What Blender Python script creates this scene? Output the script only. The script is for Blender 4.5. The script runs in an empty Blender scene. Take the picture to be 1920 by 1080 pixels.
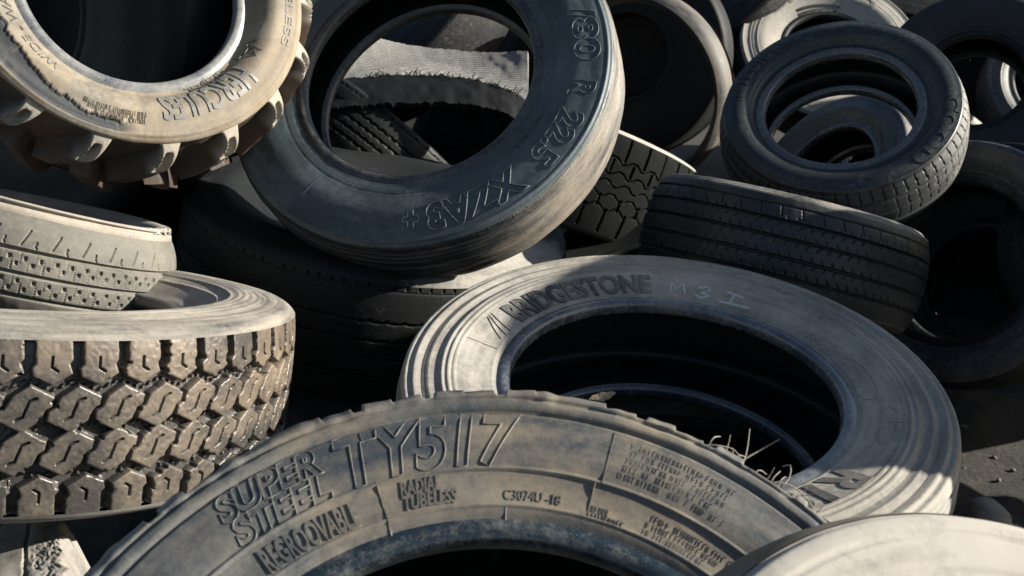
import bpy, bmesh, math, random
import numpy as np
from mathutils import Vector, Matrix

random.seed(7)
C = bpy.context.scene.collection
SC = bpy.context.scene
PI = math.pi

# ---------------------------------------------------------------- camera
H, PITCH = 1.45, math.radians(20)
cam_d = bpy.data.cameras.new('camera'); cam = bpy.data.objects.new('camera', cam_d); C.objects.link(cam)
cam.location = (0, 0, H); cam.rotation_euler = (PI / 2 - PITCH, 0, 0)
cam_d.sensor_width = 36.0; cam_d.lens = 36.0 * 2100 / 1920
cam_d.clip_start = 0.05; cam_d.clip_end = 500
cam_d.dof.use_dof = True; cam_d.dof.focus_distance = 2.0; cam_d.dof.aperture_fstop = 9.0
SC.camera = cam

# ---------------------------------------------------------------- light
SUN_AZ, SUN_EL = math.radians(2), math.radians(21)          # azimuth from +X towards +Y
S = Vector((math.cos(SUN_EL) * math.cos(SUN_AZ), math.cos(SUN_EL) * math.sin(SUN_AZ), math.sin(SUN_EL)))
w = bpy.data.worlds.new('World'); SC.world = w; w.use_nodes = True
nt = w.node_tree; nt.nodes.clear()
sky = nt.nodes.new('ShaderNodeTexSky'); sky.sky_type = 'NISHITA'; sky.sun_disc = False
sky.sun_elevation = SUN_EL; sky.sun_rotation = PI / 2 - SUN_AZ
bg = nt.nodes.new('ShaderNodeBackground'); bg.inputs[1].default_value = 0.05
wo = nt.nodes.new('ShaderNodeOutputWorld')
nt.links.new(sky.outputs[0], bg.inputs[0]); nt.links.new(bg.outputs[0], wo.inputs[0])
sun_d = bpy.data.lights.new('sun', 'SUN'); sun_d.energy = 5.0; sun_d.angle = math.radians(0.5)
sun_d.color = (1.0, 0.945, 0.845)
sun = bpy.data.objects.new('sun', sun_d); C.objects.link(sun)
sun.rotation_euler = S.to_track_quat('Z', 'Y').to_euler(); sun.location = S * 20
SC.view_settings.view_transform = 'Standard'; SC.view_settings.look = 'None'
SC.view_settings.exposure = 1.45; SC.view_settings.gamma = 1.0

# POSES-BEGIN
# poses: centre, axle direction of the face towards the viewer, outer radius, width/R, bead radius/R, bead offset/width, shoulder radius/R
POSE = {
    'hercules': ((-0.889, 2.615, 1.193), (0.546, -0.690, 0.476), 0.420, 0.717, 0.553, 0.334, 0.903),
    'xza': ((-0.208, 2.736, 0.968), (-0.204, -0.711, 0.673), 0.478, 0.431, 0.586, 0.403, 0.980),
    'bridge': ((0.297, 1.919, 0.448), (0.041, -0.155, 0.987), 0.520, 0.580, 0.588, 0.281, 0.975),
    'ty517': ((-0.021, 0.845, 0.496), (0.057, -0.596, 0.801), 0.520, 0.572, 0.609, 0.470, 0.975),
    'block': ((-0.942, 1.928, 0.608), (0.127, 0.246, 0.961), 0.520, 0.545, 0.550, 0.400, 0.985),
    'cont': ((-1.059, 2.337, 0.681), (0.228, 0.311, 0.923), 0.310, 0.692, 0.645, 0.400, 0.957),
    'flat': ((-0.381, 2.913, 0.458), (0.178, -0.045, 0.983), 0.520, 0.715, 0.550, 0.400, 0.975),
    'rib': ((0.729, 2.896, 0.491), (0.261, 0.313, 0.913), 0.382, 0.703, 0.611, 0.400, 0.972),
    'inv': ((0.909, 3.061, 0.806), (-0.259, -0.551, 0.794), 0.330, 0.677, 0.599, 0.381, 0.975),
    'thin': ((0.479, 4.159, 0.728), (-0.601, -0.795, -0.090), 0.360, 0.364, 0.873, 0.233, 0.975),
    'good': ((1.375, 4.960, 0.711), (0.006, -0.663, 0.749), 0.400, 0.514, 0.471, 0.354, 0.975),
    'upr': ((1.745, 4.221, 0.709), (-0.366, -0.744, 0.559), 0.360, 0.666, 0.490, 0.365, 0.975),
    'right': ((1.316, 3.095, 0.393), (-0.637, -0.660, 0.399), 0.360, 0.620, 0.620, 0.420, 0.975),
    'br': ((0.410, 0.687, 0.576), (0.258, -0.530, 0.808), 0.400, 0.634, 0.550, 0.400, 0.975),
    'zig': ((0.159, 4.004, 0.451), (0.373, 0.258, 0.891), 0.500, 0.727, 0.572, 0.400, 0.977),
    'crescent': ((-0.450, 4.507, 0.969), (-0.496, -0.517, 0.698), 0.500, 0.560, 0.460, 0.400, 0.975),
    'diag': ((-0.482, 3.680, 0.595), (0.591, 0.358, 0.723), 0.360, 0.600, 0.600, 0.400, 0.975),
    'inner': ((1.147, 3.834, 0.435), (-0.714, -0.316, 0.625), 0.330, 0.600, 0.580, 0.400, 0.975),
    'darkin': ((1.530, 4.282, 0.349), (-0.184, -0.290, 0.939), 0.330, 0.600, 0.600, 0.400, 0.975),
    'white': ((1.694, 4.147, 0.419), (0.508, -0.550, 0.663), 0.245, 0.650, 0.600, 0.400, 0.975),
    'behind': ((2.587, 5.300, 0.515), (-0.143, -0.787, 0.601), 0.360, 0.600, 0.600, 0.400, 0.975),
    'topwhite': ((1.990, 5.719, 1.082), (0.076, -0.495, 0.866), 0.340, 0.600, 0.550, 0.400, 0.975),
    'topdark': ((0.916, 5.369, 0.998), (-0.342, -0.596, 0.727), 0.420, 0.600, 0.500, 0.400, 0.975),
    'lower': ((-0.378, 2.792, 0.202), (0.134, -0.102, 0.986), 0.500, 0.500, 0.550, 0.400, 0.975),
    'under': ((0.365, 2.006, 0.179), (0.033, -0.070, 0.997), 0.520, 0.500, 0.550, 0.400, 0.975),
    'edge': ((1.654, 2.873, 0.572), (-0.790, -0.360, 0.496), 0.340, 0.600, 0.600, 0.400, 0.975),
    'shade_a': ((2.000, 2.180, 0.890), (-0.947, -0.102, 0.305), 0.520, 0.550, 0.550, 0.400, 0.975),
    'shade_b': ((2.320, 2.320, 0.800), (-0.913, -0.203, 0.355), 0.520, 0.550, 0.550, 0.400, 0.975),
    'shade_c': ((2.150, 3.200, 0.560), (-0.909, 0.101, 0.404), 0.500, 0.550, 0.550, 0.400, 0.975),
    'shade_d': ((2.750, 4.300, 0.800), (-0.943, -0.105, 0.314), 0.520, 0.550, 0.550, 0.400, 0.975),
    'back_a': ((-1.550, 3.950, 0.950), (-0.503, -0.856, 0.121), 0.850, 0.550, 0.500, 0.400, 0.975),
    'back_b': ((-0.950, 4.750, 0.700), (-0.461, -0.876, 0.138), 0.620, 0.500, 0.500, 0.400, 0.975),
    'back_c': ((0.550, 5.600, 0.750), (-0.458, -0.870, 0.183), 0.620, 0.500, 0.500, 0.400, 0.975),
    'back_d': ((-1.500, 5.000, 0.800), (-0.456, -0.885, 0.091), 0.620, 0.500, 0.500, 0.400, 0.975),
    'back_e': ((1.350, 6.100, 0.800), (-0.458, -0.870, 0.183), 0.620, 0.500, 0.500, 0.400, 0.975),
    'back_f': ((-0.300, 5.700, 0.800), (-0.458, -0.870, 0.183), 0.620, 0.500, 0.500, 0.400, 0.975),
    'back_g': ((2.600, 6.300, 0.750), (-0.458, -0.870, 0.183), 0.620, 0.500, 0.500, 0.400, 0.975),
    'back_i': ((1.660, 3.660, 0.120), (-0.671, -0.631, 0.390), 0.500, 0.550, 0.360, 0.400, 0.975),
    'back_l': ((0.500, 4.750, 0.760), (-0.348, -0.925, 0.149), 0.420, 0.500, 0.400, 0.400, 0.975),
    'back_j': ((0.420, 3.300, 0.160), (-0.206, -0.309, 0.928), 0.450, 0.500, 0.500, 0.400, 0.975),
    'back_k': ((-1.120, 3.000, 0.400), (-0.307, -0.767, 0.563), 0.450, 0.500, 0.500, 0.400, 0.975),
    'back_m': ((-1.220, 3.100, 1.120), (-0.501, -0.852, 0.150), 0.620, 0.500, 0.360, 0.400, 0.975),
    'back_n': ((2.300, 5.700, 0.600), (-0.501, -0.852, 0.150), 0.580, 0.500, 0.400, 0.400, 0.975),
    'back_h': ((-1.050, 3.550, 0.450), (-0.100, -0.597, 0.796), 0.500, 0.550, 0.500, 0.400, 0.975),
}
# POSES-END

# ---------------------------------------------------------------- materials
def nodes(name):
    m = bpy.data.materials.new(name); m.use_nodes = True
    t = m.node_tree; b = t.nodes['Principled BSDF']
    return m, t, b

class NB:
    """tiny node helper"""
    def __init__(s, t): s.t = t
    def n(s, typ, **kw):
        x = s.t.nodes.new(typ)
        for k, v in kw.items(): setattr(x, k, v)
        return x
    def link(s, a, b): s.t.links.new(a, b)
    def val(s, a, sock):
        if isinstance(a, (int, float)): sock.default_value = a
        else: s.link(a, sock)
    def math(s, op, a, b=0.0, c=None, clamp=False):
        x = s.n('ShaderNodeMath', operation=op); x.use_clamp = clamp
        s.val(a, x.inputs[0]); s.val(b, x.inputs[1])
        if c is not None: s.val(c, x.inputs[2])
        return x.outputs[0]
    def noise(s, vec, scale, detail=4.0, rough=0.55, dist=0.0):
        x = s.n('ShaderNodeTexNoise'); x.inputs['Scale'].default_value = scale
        x.inputs['Detail'].default_value = detail; x.inputs['Roughness'].default_value = rough
        x.inputs['Distortion'].default_value = dist
        s.link(vec, x.inputs['Vector']); return x.outputs['Fac']
    def ramp(s, f, lo, hi):
        x = s.n('ShaderNodeMapRange'); x.inputs[1].default_value = lo; x.inputs[2].default_value = hi
        x.interpolation_type = 'SMOOTHSTEP'
        s.link(f, x.inputs[0]); return x.outputs[0]
    def mix(s, f, a, b):
        x = s.n('ShaderNodeMix', data_type='RGBA'); s.val(f, x.inputs[0])
        for v, k in ((a, 6), (b, 7)):
            if isinstance(v, tuple): x.inputs[k].default_value = (*v[:3], 1)
            else: s.link(v, x.inputs[k])
        return x.outputs[2]

RUB = (0.016, 0.0185, 0.021)
CREAM = (0.395, 0.368, 0.325)
TAN = (0.28, 0.24, 0.195)
GREY = (0.30, 0.29, 0.26)
BROWN = (0.17, 0.115, 0.065)
_mats = {}
def rubber(name, dust=0.4, col=CREAM, col2=TAN, streak=0.5, patch=0.5, base=RUB, rough=0.6, bump=0.25, cracks=0.0, spec=0.5, fibre=0.0):
    """dusty tyre rubber. dust = how much of the surface the dust covers"""
    key = name
    if key in _mats: return _mats[key]
    m, t, b = nodes(name); B = NB(t)
    ring = B.n('ShaderNodeAttribute', attribute_name='ring').outputs['Vector']
    tc = B.n('ShaderNodeTexCoord').outputs['Object']
    nst = B.noise(ring, 55, 3.0, 0.6)                    # fine streaks round the tyre
    nst2 = B.noise(ring, 14, 2.0, 0.5)
    npa = B.noise(tc, 4.2, 9.0, 0.68, 0.8)                # blotches
    nfi = B.noise(tc, 85, 7.0, 0.75)
    nsp = B.noise(tc, 420, 2.0, 0.6)
    f = B.math('MULTIPLY', B.math('SUBTRACT', nst, 0.5), streak)
    f = B.math('ADD', f, B.math('MULTIPLY', B.math('SUBTRACT', nst2, 0.5), streak * 1.2))
    f = B.math('ADD', f, B.math('MULTIPLY', B.math('SUBTRACT', npa, 0.5), patch * 3.0))
    f = B.math('ADD', f, B.math('MULTIPLY', B.math('SUBTRACT', nfi, 0.5), 0.85))
    f = B.math('ADD', f, B.math('MULTIPLY', B.math('SUBTRACT', nsp, 0.5), 0.30))
    f = B.math('ADD', f, B.n('ShaderNodeAttribute', attribute_name='dust_light_add').outputs['Fac'])  # real dust changes, plus lit and dark sectors painted on some tyres
    f = B.math('ADD', f, dust, clamp=True)
    wob = B.ramp(B.noise(tc, 3.1, 3.0, 0.6, 0.3), 0.36, 0.66)
    dcol = B.mix(wob, col, col2)
    dcol = B.mix(B.n('ShaderNodeAttribute', attribute_name='paledust').outputs['Fac'], dcol, (0.31, 0.275, 0.225))
    colr = B.mix(f, base, dcol)
    scr = B.noise(tc, 900, 1.0, 0.5)
    colr = B.mix(B.math('MULTIPLY', B.ramp(scr, 0.66, 0.74), 0.35), colr, GREY)
    h = B.math('ADD', B.math('MULTIPLY', nfi, 0.8), B.math('MULTIPLY', nsp, 0.35))
    h = B.math('ADD', h, B.math('MULTIPLY', nst, 0.5))
    if cracks > 0:
        v = B.n('ShaderNodeTexVoronoi', feature='DISTANCE_TO_EDGE'); v.inputs['Scale'].default_value = 38
        mp = B.n('ShaderNodeMapping'); mp.inputs['Scale'].default_value = (1, 1, 0.55)
        dv = B.n('ShaderNodeVectorMath', operation='ADD')
        nn = B.n('ShaderNodeTexNoise'); nn.inputs['Scale'].default_value = 30
        B.link(tc, nn.inputs['Vector'])
        sc_ = B.n('ShaderNodeVectorMath', operation='SCALE'); sc_.inputs[3].default_value = 0.02
        B.link(nn.outputs['Color'], sc_.inputs[0]); B.link(tc, dv.inputs[0]); B.link(sc_.outputs[0], dv.inputs[1])
        B.link(dv.outputs[0], mp.inputs[0]); B.link(mp.outputs[0], v.inputs['Vector'])
        ck = B.ramp(v.outputs['Distance'], 0.0, 0.05)
        gate = B.ramp(B.noise(tc, 7, 2.0), 0.45, 0.62)
        ck = B.math('MAXIMUM', ck, B.math('SUBTRACT', 1.0, gate))
        h = B.math('ADD', h, B.math('MULTIPLY', ck, cracks))
        colr = B.mix(B.math('MULTIPLY', B.math('SUBTRACT', 1.0, ck), 0.7), colr, (0.02, 0.018, 0.016))
    if fibre > 0:
        wv = B.n('ShaderNodeTexWave', wave_type='BANDS', bands_direction='X'); wv.inputs['Scale'].default_value = 70
        wv.inputs['Distortion'].default_value = 1.2; wv.inputs['Detail'].default_value = 1
        wv2 = B.n('ShaderNodeTexWave', wave_type='BANDS', bands_direction='Z'); wv2.inputs['Scale'].default_value = 70
        wv2.inputs['Distortion'].default_value = 1.2
        B.link(tc, wv.inputs[0]); B.link(tc, wv2.inputs[0])
        h = B.math('ADD', h, B.math('MULTIPLY', B.math('MAXIMUM', wv.outputs['Fac'], wv2.outputs['Fac']), fibre))
    bp = B.n('ShaderNodeBump'); bp.inputs['Strength'].default_value = bump; bp.inputs['Distance'].default_value = 0.0017
    B.link(h, bp.inputs['Height']); B.link(bp.outputs[0], b.inputs['Normal'])
    B.link(colr, b.inputs['Base Color'])
    r = B.math('ADD', B.math('MULTIPLY', f, 0.22), rough - 0.13)
    r = B.math('ADD', r, B.math('MULTIPLY', B.math('SUBTRACT', nfi, 0.5), 0.25), clamp=True)
    B.link(r, b.inputs['Roughness'])
    B.link(B.math('SUBTRACT', spec, B.math('MULTIPLY', f, spec * 0.6)), b.inputs['Specular IOR Level'])
    _mats[key] = m
    return m

def plain(name, col, rough=0.8, var=0.3, scale=30):
    if name in _mats: return _mats[name]
    m, t, b = nodes(name); B = NB(t)
    tc = B.n('ShaderNodeTexCoord').outputs['Object']
    n1 = B.noise(tc, scale, 6.0, 0.65)
    c = B.mix(n1, tuple(x * (1 - var) for x in col), tuple(min(1, x * (1 + var)) for x in col))
    B.link(c, b.inputs['Base Color']); b.inputs['Roughness'].default_value = rough
    bp = B.n('ShaderNodeBump'); bp.inputs['Strength'].default_value = 0.4; bp.inputs['Distance'].default_value = 0.003
    B.link(n1, bp.inputs['Height']); B.link(bp.outputs[0], b.inputs['Normal'])
    _mats[name] = m; return m

# ---------------------------------------------------------------- mesh helpers
def obj(name, me, mat, parent=None, **props):
    o = bpy.data.objects.new(name, me); C.objects.link(o)
    me.materials.append(mat)
    if parent is not None: o.parent = parent
    for k, v in props.items(): o[k] = v
    return o

def mesh_np(name, V, Fq, smooth=True, ring=None, sharp=None, extra=None):
    V = np.asarray(V, np.float32); me = bpy.data.meshes.new(name)
    Fq = np.asarray(Fq, np.int32); nf, k = Fq.shape
    me.vertices.add(len(V)); me.vertices.foreach_set('co', V.ravel())
    me.loops.add(nf * k); me.loops.foreach_set('vertex_index', Fq.ravel())
    me.polygons.add(nf); me.polygons.foreach_set('loop_start', np.arange(0, nf * k, k, dtype=np.int32))
    me.polygons.foreach_set('loop_total', np.full(nf, k, np.int32))
    me.update(calc_edges=True)
    me.polygons.foreach_set('use_smooth', np.full(nf, smooth))
    if ring is not None:
        a = me.attributes.new('ring', 'FLOAT_VECTOR', 'POINT'); a.data.foreach_set('vector', np.asarray(ring, np.float32).ravel())
    for an, av in (extra or {}).items():
        a = me.attributes.new(an, 'FLOAT', 'POINT'); a.data.foreach_set('value', np.asarray(av, np.float32).ravel())
    if sharp: me.set_sharp_from_angle(angle=math.radians(sharp))
    me.validate()
    return me

def smoothstep(x, a, b):
    t = np.clip((x - a) / (b - a), 0, 1); return t * t * (3 - 2 * t)

def vnoise(x, y, seed=0):
    """cheap smooth value noise"""
    xi, yi = np.floor(x).astype(int), np.floor(y).astype(int); fx, fy = x - xi, y - yi
    fx = fx * fx * (3 - 2 * fx); fy = fy * fy * (3 - 2 * fy)
    def hsh(a, b):
        n = np.sin(a * 127.1 + b * 311.7 + seed * 74.7) * 43758.5453
        return n - np.floor(n)
    return (hsh(xi, yi) * (1 - fx) + hsh(xi + 1, yi) * fx) * (1 - fy) + (hsh(xi, yi + 1) * (1 - fx) + hsh(xi + 1, yi + 1) * fx) * fy

def catmull(P, step):
    P = np.array(P, float); out = []
    Q = np.vstack([2 * P[0] - P[1], P, 2 * P[-1] - P[-2]])
    for i in range(1, len(Q) - 2):
        p0, p1, p2, p3 = Q[i - 1:i + 3]
        n = max(2, int(np.linalg.norm(p2 - p1) / step) + 1)
        t = np.linspace(0, 1, n, endpoint=False)[:, None]
        # centripetal-ish tangents keep the curve from overshooting
        d01, d12, d23 = [max(1e-6, np.linalg.norm(a)) for a in (p1 - p0, p2 - p1, p3 - p2)]
        m1 = ((p1 - p0) / d01 * d12 + (p2 - p1) / d12 * d01) / (d01 + d12) * d12
        m2 = ((p2 - p1) / d12 * d23 + (p3 - p2) / d23 * d12) / (d12 + d23) * d12
        out.append((2 * t**3 - 3 * t**2 + 1) * p1 + (t**3 - 2 * t**2 + t) * m1 + (-2 * t**3 + 3 * t**2) * p2 + (t**3 - t**2) * m2)
    out.append(P[-1:]); return np.vstack(out)

def poly_sd(px, py, poly):
    """signed distance to a closed polygon (negative inside), vectorised"""
    d = np.full(px.shape, 1e9); s = np.ones(px.shape)
    n = len(poly)
    for i in range(n):
        ax, ay = poly[i]; bx, by = poly[i - 1]
        ex, ey = bx - ax, by - ay; wx, wy = px - ax, py - ay
        t = np.clip((wx * ex + wy * ey) / (ex * ex + ey * ey), 0, 1)
        d = np.minimum(d, (wx - ex * t)**2 + (wy - ey * t)**2)
        c1 = py >= ay; c2 = py < by; c3 = ex * wy > ey * wx
        flip = (c1 & c2 & c3) | (~c1 & ~c2 & ~c3)
        s = np.where(flip, -s, s)
    return s * np.sqrt(d)

def line_d(px, py, pts):
    d = np.full(px.shape, 1e9)
    for (ax, ay), (bx, by) in zip(pts[:-1], pts[1:]):
        ex, ey = bx - ax, by - ay; wx, wy = px - ax, py - ay
        t = np.clip((wx * ex + wy * ey) / (ex * ex + ey * ey), 0, 1)
        d = np.minimum(d, np.hypot(wx - ex * t, wy - ey * t))
    return d

# ---------------------------------------------------------------- the tyre
TY = {}
class Tyre:
    pass

def tyre(key, label, spec, dense=(200, 340), group='used tyres dumped in a heap', name='tyre', category='tyre'):
    """Empty with tread, two sidewalls, two beads and an inner liner as its parts.
    spec: mats (tread, side, bead), tread(x, y, R, W) -> height, rings [(r/R, width, height)], dth, crown, squash"""
    c, n, R, wr, rbr, bz, shr = POSE[key]; bz = spec.get('bz', bz)
    c, n = Vector(c), Vector(n).normalized(); W, Rb = wr * R, rbr * R
    R *= spec.get('grow', 1.0)
    u = (Vector((1, 0, 0)) - n * n.x).normalized(); v = n.cross(u)
    root = bpy.data.objects.new(name, None); C.objects.link(root)
    root.empty_display_size = 0.05
    M = Matrix((u, v, n)).transposed().to_4x4(); M.translation = c
    root.matrix_world = M
    root['label'] = label; root['category'] = category; root['group'] = group
    tw = spec.get('tw', 0.40) * W                      # half width of the tread
    zs = spec.get('shz', 0.42) * W
    th = R - Rb; cr = spec.get('crown', R * (1 - shr)); rs = R - cr
    zb = bz * W
    # front side profile from bead toe to shoulder edge (r, z)
    bead = [(Rb + 0.012, zb - 0.030), (Rb + 0.001, zb - 0.022), (Rb, zb - 0.008), (Rb + 0.004, zb + 0.001), (Rb + 0.014, zb + 0.004), (Rb + 0.026, zb + 0.001)]
    mx = spec.get('bulge', 0.5) * W
    side = [(Rb + 0.026, zb + 0.001), (Rb + 0.034, zb + 0.004), (Rb + 0.20 * th + 0.015, zb * 0.55 + mx * 0.45), (Rb + spec.get('bmax', 0.52) * th, mx),
            (Rb + 0.70 * th, mx * 0.975), (rs - 0.10 * th, zs * 0.30 + mx * 0.70), (rs - 0.02 * th, zs + 0.006), (rs, zs)]
    if spec.get('side'): side = [(Rb + a * th, b * W) for a, b in spec['side']]
    step = spec.get('step', 0.0035)
    pb = catmull(bead, 0.004); ps = catmull(side, step)
    # ring ribs and grooves moulded on the sidewall
    def with_rings(P, sgn):
        t = np.gradient(P, axis=0); t /= np.linalg.norm(t, axis=1)[:, None] + 1e-9
        nr = np.column_stack([-t[:, 1], t[:, 0]])      # outward for the front side
        h = np.zeros(len(P))
        for rr, ww, hh in spec.get('rings', []):
            h += hh * np.exp(-((P[:, 0] - rr * R) / (ww * 0.5))**4)
        return P + nr * h[:, None]
    psr = with_rings(ps, 1)
    # tread profile from front shoulder to back shoulder
    yy = np.linspace(zs, -zs, max(24, int(2 * zs / spec.get('dy', 0.004))))
    q = np.abs(yy) / zs
    pw = spec.get('cpow', 3.0)
    rt = R - cr * q**pw
    pt = np.column_stack([rt, yy])
    back = lambda P: np.column_stack([P[::-1, 0], -P[::-1, 1]])
    # inner liner from the front toe round the inside to the back toe
    tk = spec.get('thick', 0.014)
    inn = [(Rb + 0.012, zb - 0.030), (Rb + 0.18 * th, zb - 0.022), (Rb + 0.5 * th, mx - tk), (rs - 0.10 * th, zs - tk * 1.2), (rs - 0.05 * th - tk, zs * 0.7), (R - cr - tk * 1.6, 0)]
    pin = catmull(inn, 0.012); pin = np.vstack([pin, back(pin)[1:]])
    # angular samples, finer on the side that faces the camera
    d0, d1 = dense; dd = spec.get('dth', 0.008) / R
    a0, a1 = math.radians(d0), math.radians(d1)
    na = int((a1 - a0) / dd) + 1; nb = max(60, int((2 * PI - (a1 - a0)) / (0.02 / R)) if spec.get('dth', .008) < .02 else 60)
    th_ = np.concatenate([np.linspace(a0, a1, na, endpoint=False), np.linspace(a1, a0 + 2 * PI, nb, endpoint=False)])
    seed = hash(key) % 97 if False else sum(map(ord, key)) % 97
    sq = spec.get('squash')                            # (angle of the flattened side, amount)
    def bend(P3):
        if sq:
            a = np.arctan2(P3[..., 1], P3[..., 0]) - math.radians(sq[0]); k = 1 - sq[1] * np.cos(a * sq[2] if len(sq) > 2 else a)
            P3 = P3.copy(); P3[..., 0] *= k; P3[..., 1] *= k
        wob = spec.get('wob', 0.004)
        if wob:
            a = np.arctan2(P3[..., 1], P3[..., 0]); P3 = P3.copy()
            P3[..., 2] += wob * np.cos(2 * a + seed) 
        return P3
    def sweep(P, hfun=None, flip=False):
        T, K = len(th_), len(P)
        t = np.gradient(P, axis=0); t /= np.linalg.norm(t, axis=1)[:, None] + 1e-9
        nr = np.column_stack([-t[:, 1], t[:, 0]])
        TT = np.repeat(th_[:, None], K, 1); RR = np.repeat(P[None, :, 0], T, 0); ZZ = np.repeat(P[None, :, 1], T, 0)
        if hfun is not None:
            h = hfun(TT, RR, ZZ); RR = RR + h * nr[None, :, 0]; ZZ = ZZ + h * nr[None, :, 1]
        V = np.stack([RR * np.cos(TT), RR * np.sin(TT), ZZ], -1); V = bend(V)
        i = np.arange(T)[:, None] * K + np.arange(K - 1)[None, :]; j = ((np.arange(T) + 1) % T)[:, None] * K + np.arange(K - 1)[None, :]
        Fq = np.stack([i, i + 1, j + 1, j], -1).reshape(-1, 4)
        s = np.concatenate([[0], np.cumsum(np.linalg.norm(np.diff(P, axis=0), axis=1))])
        S_ = np.repeat(s[None], T, 0)
        ring = np.stack([S_ + P[0, 1], np.cos(TT) * 0.06 + seed, np.sin(TT) * 0.06], -1)
        sweep.T, sweep.R, sweep.Z = TT.ravel(), np.repeat(P[None, :, 0], T, 0).ravel(), np.repeat(P[None, :, 1], T, 0).ravel()
        return V.reshape(-1, 3), Fq, ring.reshape(-1, 3)
    ts = Tyre(); ts.root, ts.R, ts.W, ts.Rb, ts.prof, ts.bend, ts.key = root, R, W, Rb, psr, bend, key; ts.off = math.radians(spec.get('spin', 0))
    m_t, m_s, m_b = spec['mats']
    tf = spec.get('tread')
    def hf(TT, RR, ZZ): return tf(TT * R, ZZ, R, zs)
    V, Fq, ring = sweep(pt, hf if tf else None)
    ex = spec['treadx'](sweep.T, sweep.R, sweep.Z, R, zs) if 'treadx' in spec else None
    obj('tread', mesh_np('tread', V, Fq, ring=ring, sharp=spec.get('sharp', 40), extra=ex), m_t, root)
    sf = spec.get('sidef')
    rough_edge = lambda TT, RR, ZZ: (vnoise(TT * R * 30, RR * 60, seed) - 0.5) * 0.0006 + (sf(TT, RR, ZZ) if sf else 0)
    sh_ = None
    for k, P in enumerate((psr, back(psr))):
        V, Fq, ring = sweep(P, rough_edge if k == 0 else None)
        ex = {'dust_light_add': spec['dust_light_f'](sweep.T, sweep.R / R)} if ('dust_light_f' in spec and k == 0) else None
        so = obj('sidewall', mesh_np('sidewall', V, Fq, ring=ring, extra=ex), m_s if k == 0 else spec.get('mat_back', m_s), root)
        if k == 0: ts.side = so
    for P in (pb, back(pb)):
        V, Fq, ring = sweep(P)
        obj('bead', mesh_np('bead', V, Fq, ring=ring), m_b, root)
    V, Fq, ring = sweep(pin)
    obj('inner_liner', mesh_np('inner_liner', V, Fq[:, ::-1], ring=ring), MLINER, root)
    TY[key] = ts
    return ts

# sidewall coordinates: (theta deg, r/R) -> local point, raised by h
def on_side(ts, th, r, h):
    P = ts.prof; o = np.argsort(P[:, 0]); rr = P[o, 0]; zz = P[o, 1]
    th = th + ts.off; z = np.interp(r, rr, zz); dz = (np.interp(r + 0.006, rr, zz) - np.interp(r - 0.006, rr, zz)) / 0.012
    dz = np.clip(dz, -2.0, 2.0)
    nn = np.sqrt(1 + dz * dz); r2 = r - h * dz / nn; z2 = z + h / nn
    return ts.bend(np.stack([r2 * np.cos(th), r2 * np.sin(th), z2], -1))

def lettering(ts, text, th_c, r_base, size, span=None, depth=0.002, mat=None, bold=0.0, shear=0.0, outline=False, name='lettering', sx=1.0, spacing=1.0, sink=0.0015):
    """raised writing bent round the sidewall; tops of the letters point outwards"""
    cu = bpy.data.curves.new('lettering', 'FONT'); cu.body = text; cu.size = size / 0.70; cu.align_x = 'CENTER'
    cu.shear = shear; cu.space_character = spacing
    if outline: cu.fill_mode = 'NONE'; cu.bevel_depth = outline; cu.bevel_resolution = 1; cu.offset = bold
    else: cu.extrude = 0.5; cu.offset = bold; cu.bevel_depth = 0.0
    cu.resolution_u = 4
    tmp = bpy.data.objects.new('tmp', cu); C.objects.link(tmp)
    dg = bpy.context.evaluated_depsgraph_get(); me = bpy.data.meshes.new_from_object(tmp.evaluated_get(dg))
    bpy.data.objects.remove(tmp); bpy.data.curves.remove(cu)
    bm = bmesh.new(); bm.from_mesh(me); bpy.data.meshes.remove(me)
    xs = [v.co.x for v in bm.verts]; ys = [v.co.y for v in bm.verts]
    if not xs: return None
    if True:
        for k in range(1, 8):
            y = size * k / 8; g = bm.verts[:] + bm.edges[:] + bm.faces[:]
            bmesh.ops.bisect_plane(bm, geom=g, plane_co=(0, y, 0), plane_no=(0, 1, 0))
        x0, x1 = min(xs), max(xs); nx = int((x1 - x0) / 0.014)
        for k in range(1, nx):
            g = bm.verts[:] + bm.edges[:] + bm.faces[:]
            bmesh.ops.bisect_plane(bm, geom=g, plane_co=(x0 + (x1 - x0) * k / nx, 0, 0), plane_no=(1, 0, 0))
    V = np.array([v.co[:] for v in bm.verts]); x0, x1 = V[:, 0].min(), V[:, 0].max()
    R = ts.R; rb = r_base * R
    k = sx
    if span: k = math.radians(span) * (rb + size * 0.4) / (x1 - x0)
    th = math.radians(th_c) - (V[:, 0] - (x0 + x1) / 2) * k / (rb + size * 0.4); r = rb + V[:, 1]
    if outline: h = V[:, 2] + depth - outline * 0.2
    else: h = np.where(V[:, 2] > 0, depth, -sink)
    Pn = on_side(ts, th, r, h)
    for vv, p in zip(bm.verts, Pn): vv.co = p
    bmesh.ops.recalc_face_normals(bm, faces=bm.faces[:])
    me = bpy.data.meshes.new(name); bm.to_mesh(me); bm.free()
    return obj(name, me, mat or ts.side.data.materials[0], ts.side)

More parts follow.
